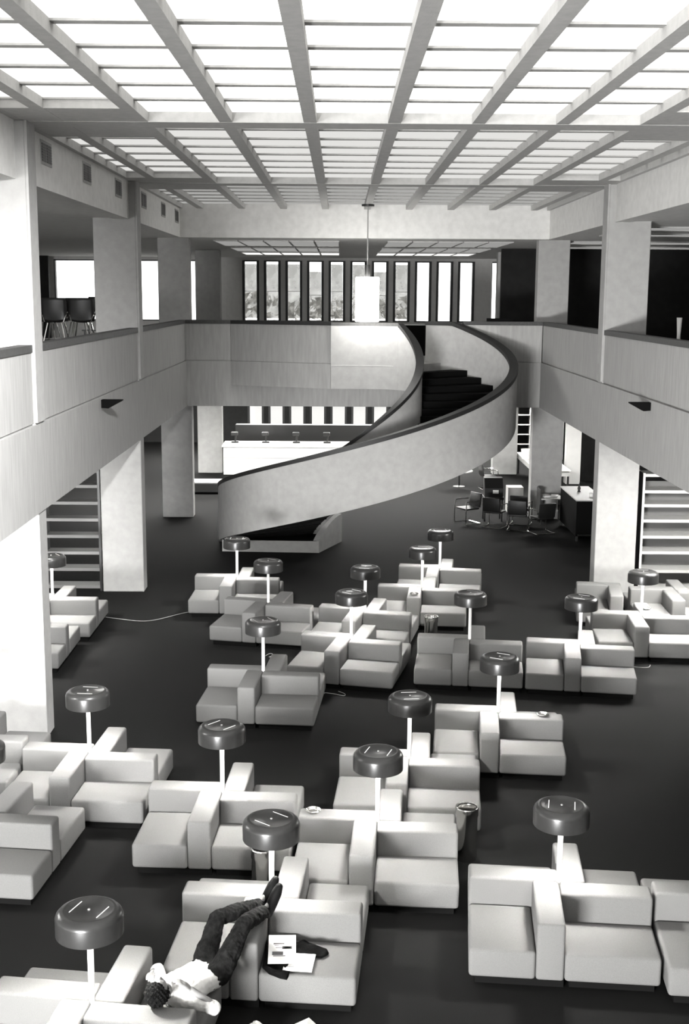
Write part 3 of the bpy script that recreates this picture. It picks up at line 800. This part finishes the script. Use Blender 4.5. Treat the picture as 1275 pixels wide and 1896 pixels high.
for (x, y) in ((-.26, -.22), (.22, -.22), (-.26, .2), (.22, .2)): b = B(); box(b, x, x+.04, y, y+.04, 0, .62); obj('leg', b, 'darkmetal', t)
t = thing('side_table', 'low round pale table beside the farthest armchair', 'table', (4.0, 40.2, 0))
b = B(); lathe(b, [(0, .5), (.45, .5), (.45, .53), (0, .53)], 28); obj('tabletop', b, 'greymetal', t)
b = B(); lathe(b, [(0, 0), (.2, 0), (.03, .03), (.03, .5), (0, .5)], 16); obj('pedestal', b, 'darkmetal', t, True)
tagbx('grey_crate', 'plain grey box standing behind the armchair group', 'box', 'greymetal', 4.95, 5.4, 35.2, 35.7, 0, .75)

# ------------------------------------------------------------------ upstairs furniture
def shell_chair():
    t = thing('shell_chair', '', 'chair', (0,0,0))
    b = B()
    prev = None
    for (dy, z, w) in ((-.22, .42, .25), (-.05, .40, .26), (.10, .405, .26), (.18, .45, .265), (.215, .55, .27), (.235, .70, .275), (.25, .86, .27), (.255, .93, .25)):
        q = []
        for k in range(9):
            u = -1+k/4.0; lift = .05*u*u if z < .5 else 0; fwd = -.07*u*u if z > .5 else 0
            q.append(b.verts.new((u*w, dy+fwd, z+lift)))
        if prev:
            for k in range(8): b.faces.new((prev[k], prev[k+1], q[k+1], q[k]))
        prev = q
    o = obj('shell', b, 'leather', t, True); s = o.modifiers.new('s', 'SOLIDIFY'); s.thickness = .02
    for s_ in (-1, 1):
        for f in (-1, 1):
            b = B(); tube(b, [(s_*.15, f*.14, .40), (s_*.23, f*.23, .0)], .016, 8); obj('leg', b, 'chrome', t, True)
        b = B(); tube(b, smooth_path([(s_*.2, .2, .42), (s_*.27, .15, .62), (s_*.26, -.12, .64), (s_*.2, -.16, .42)], 2), .011, 8); obj('arm_rest', b, 'chrome', t, True)
    return t
sc = shell_chair()
for i, (x, y, r) in enumerate(((-6.72, 26.6, 176), (-6.14, 26.6, 180), (-5.56, 26.6, 182), (-6.5, 27.35, 176), (-5.8, 27.35, 180), (-7.0, 35.6, 190))):
    lab = ['black shell chair upstairs left, leftmost of the front row', 'black shell chair upstairs left, middle of the front row', 'black shell chair upstairs left, partly behind the middle column', 'black shell chair upstairs, in the rear row by the dark screen', 'black shell chair upstairs, in the rear row before the bright window', 'black shell chair upstairs seen between the middle and corner columns'][i]
    z = 4.46+.80
    if i == 0: sc.location = (x, y, z); sc.rotation_euler = (0,0,math.radians(r)); sc['label'] = lab; sc['group'] = 'shell chairs upstairs'
    else: dup(sc, (x, y, z), math.radians(r), lab, 'shell chairs upstairs')
def utable(x0, x1, y0, y1, lab):
    t = thing('table', lab, 'table', (x0, y0, 4.46)); w = x1-x0; d = y1-y0
    b = B(); box(b, 0, w, 0, d, .76, .80); obj('tabletop', b, 'darkmetal', t)
    for (x, y) in ((.05, .05), (w-.1, .05), (.05, d-.1), (w-.1, d-.1)): b = B(); box(b, x, x+.05, y, y+.05, 0, .76); obj('leg', b, 'darkmetal', t)
utable(-7.1, -5.2, 26.2, 27.85, 'dark table upstairs carrying the shell chairs, behind the left parapet')
utable(-7.4, -6.6, 35.2, 36.0, 'dark table upstairs carrying a single shell chair')
t = thing('low_cabinet', 'black cabinet upstairs just beyond the stair head', 'cabinet', (1.85, 37.5, 4.46))
b = B(); box(b, 0, 1.35, 0, .6, .12, .92); obj('body', b, 'black', t)
b = B(); box(b, .03, 1.32, .03, .57, 0, .12); obj('plinth', b, 'black', t)
b = B(); box(b, .0, 1.0, .05, .3, .922, .945); obj('top_edge', b, 'whitemetal', t)
tagbx('dark_box', 'flat black box on the parapet near the stair top', 'box', 'black', 3.95, 4.6, YF+.02, YF+.12, ZT, ZT+.09)
t = thing('slender_vase', 'slender pale vase standing behind the right parapet', 'vase', (6.62, 24.0, 4.46))
b = B(); lathe(b, [(0, 0), (.10, 0), (.06, .3), (.04, .9), (.035, 1.1), (.055, 1.43), (.045, 1.43), (0, 1.2)], 16); obj('body', b, 'paper', t, True)

# trees outside
def tree(x, y, h, lab):
    t = thing('tree', lab, 'tree', (x, y, -.05))
    b = B(); tube(b, [(0, 0, 0), (.1, 0, h*.5)], [.22, .12], 8); obj('trunk', b, 'darkmetal', t)
    b = B(); rnd = random.Random(int(x*10))
    for k in range(260):
        a = rnd.random()*2*PI; r = rnd.random()**.5*h*.32; z = h*(.35+.6*rnd.random())
        c = Vector((r*math.cos(a), r*math.sin(a), z)); s = .25+.2*rnd.random()
        q = [b.verts.new(c+Vector((rnd.uniform(-s, s), rnd.uniform(-s, s), rnd.uniform(-s, s)))) for _ in range(4)]
        b.faces.new(q[:3]); b.faces.new(q[1:])
    obj('foliage', b, 'leaves', t)
for i, (x, y, h) in enumerate(((-5.5, 72, 6.6), (-1.5, 75, 6.2), (2.0, 71, 6.4))):
    tree(x, y, h, f"leafy tree outside, seen through the {['leftmost','middle','right of middle'][i]} blinds of the upper windows")

# ------------------------------------------------------------------ light
world = bpy.data.worlds.new('World'); scene.world = world; world.use_nodes = True
bg = world.node_tree.nodes['Background']; bg.inputs['Color'].default_value = (1, 1, .99, 1); bg.inputs['Strength'].default_value = 3.2
def area(name, loc, rot, sx, sy, e):
    l = bpy.data.lights.new(name, 'AREA'); l.shape = 'RECTANGLE'; l.size = sx; l.size_y = sy; l.energy = e
    o = bpy.data.objects.new(name, l); COL.objects.link(o); o.location = loc; o.rotation_euler = rot; return o
# added fill lights behind the camera on the left, both storeys; no windows there
area('window_light_upper', (-7.5, -5.5, 6.2), (PI/2, 0, 0), 5, 2.4, 3500)
area('window_light_lower', (-6.5, -5.5, 1.8), (PI/2, 0, 0), 5, 2.4, 13000)
sp = bpy.data.lights.new('ceiling_spot', 'SPOT'); sp.energy = 15000; sp.spot_size = math.radians(62); sp.spot_blend = 1; sp.shadow_soft_size = .25  # added spot above the view, brightens the near left column and balcony
so_ = bpy.data.objects.new('ceiling_spot', sp); COL.objects.link(so_); so_.location = (-.6, 8.2, 8.3)
so_.rotation_euler = (Vector((-4.4, 15.0, 4.2))-Vector((-.6, 8.2, 8.3))).to_track_quat('-Z', 'Y').to_euler()
# daylight through the far windows
area('daylight_lower', (0, 51.6, 2.0), (-PI/2, 0, 0), 9, 2.2, 260)

# ------------------------------------------------------------------ camera
F = 2250.0; T = .1772094; YAWC = .0043389; ROLL = .006
cam = bpy.data.cameras.new('camera'); co = bpy.data.objects.new('camera', cam); COL.objects.link(co)
cam.sensor_fit = 'HORIZONTAL'; cam.sensor_width = 36; cam.lens = F/1275*36; cam.clip_end = 300; cam.clip_start = .1
Rm = Matrix.Rotation(-YAWC, 4, 'Z') @ Matrix.Rotation(PI/2-T, 4, 'X') @ Matrix.Rotation(ROLL, 4, 'Z')
co.matrix_world = Matrix.Translation((0, 0, 6.3)) @ Rm
scene.camera = co
vs = scene.view_settings
vs.view_transform = 'Standard'; vs.look = 'None'; vs.exposure = 0.0; vs.gamma = 1; vs.use_curve_mapping = False
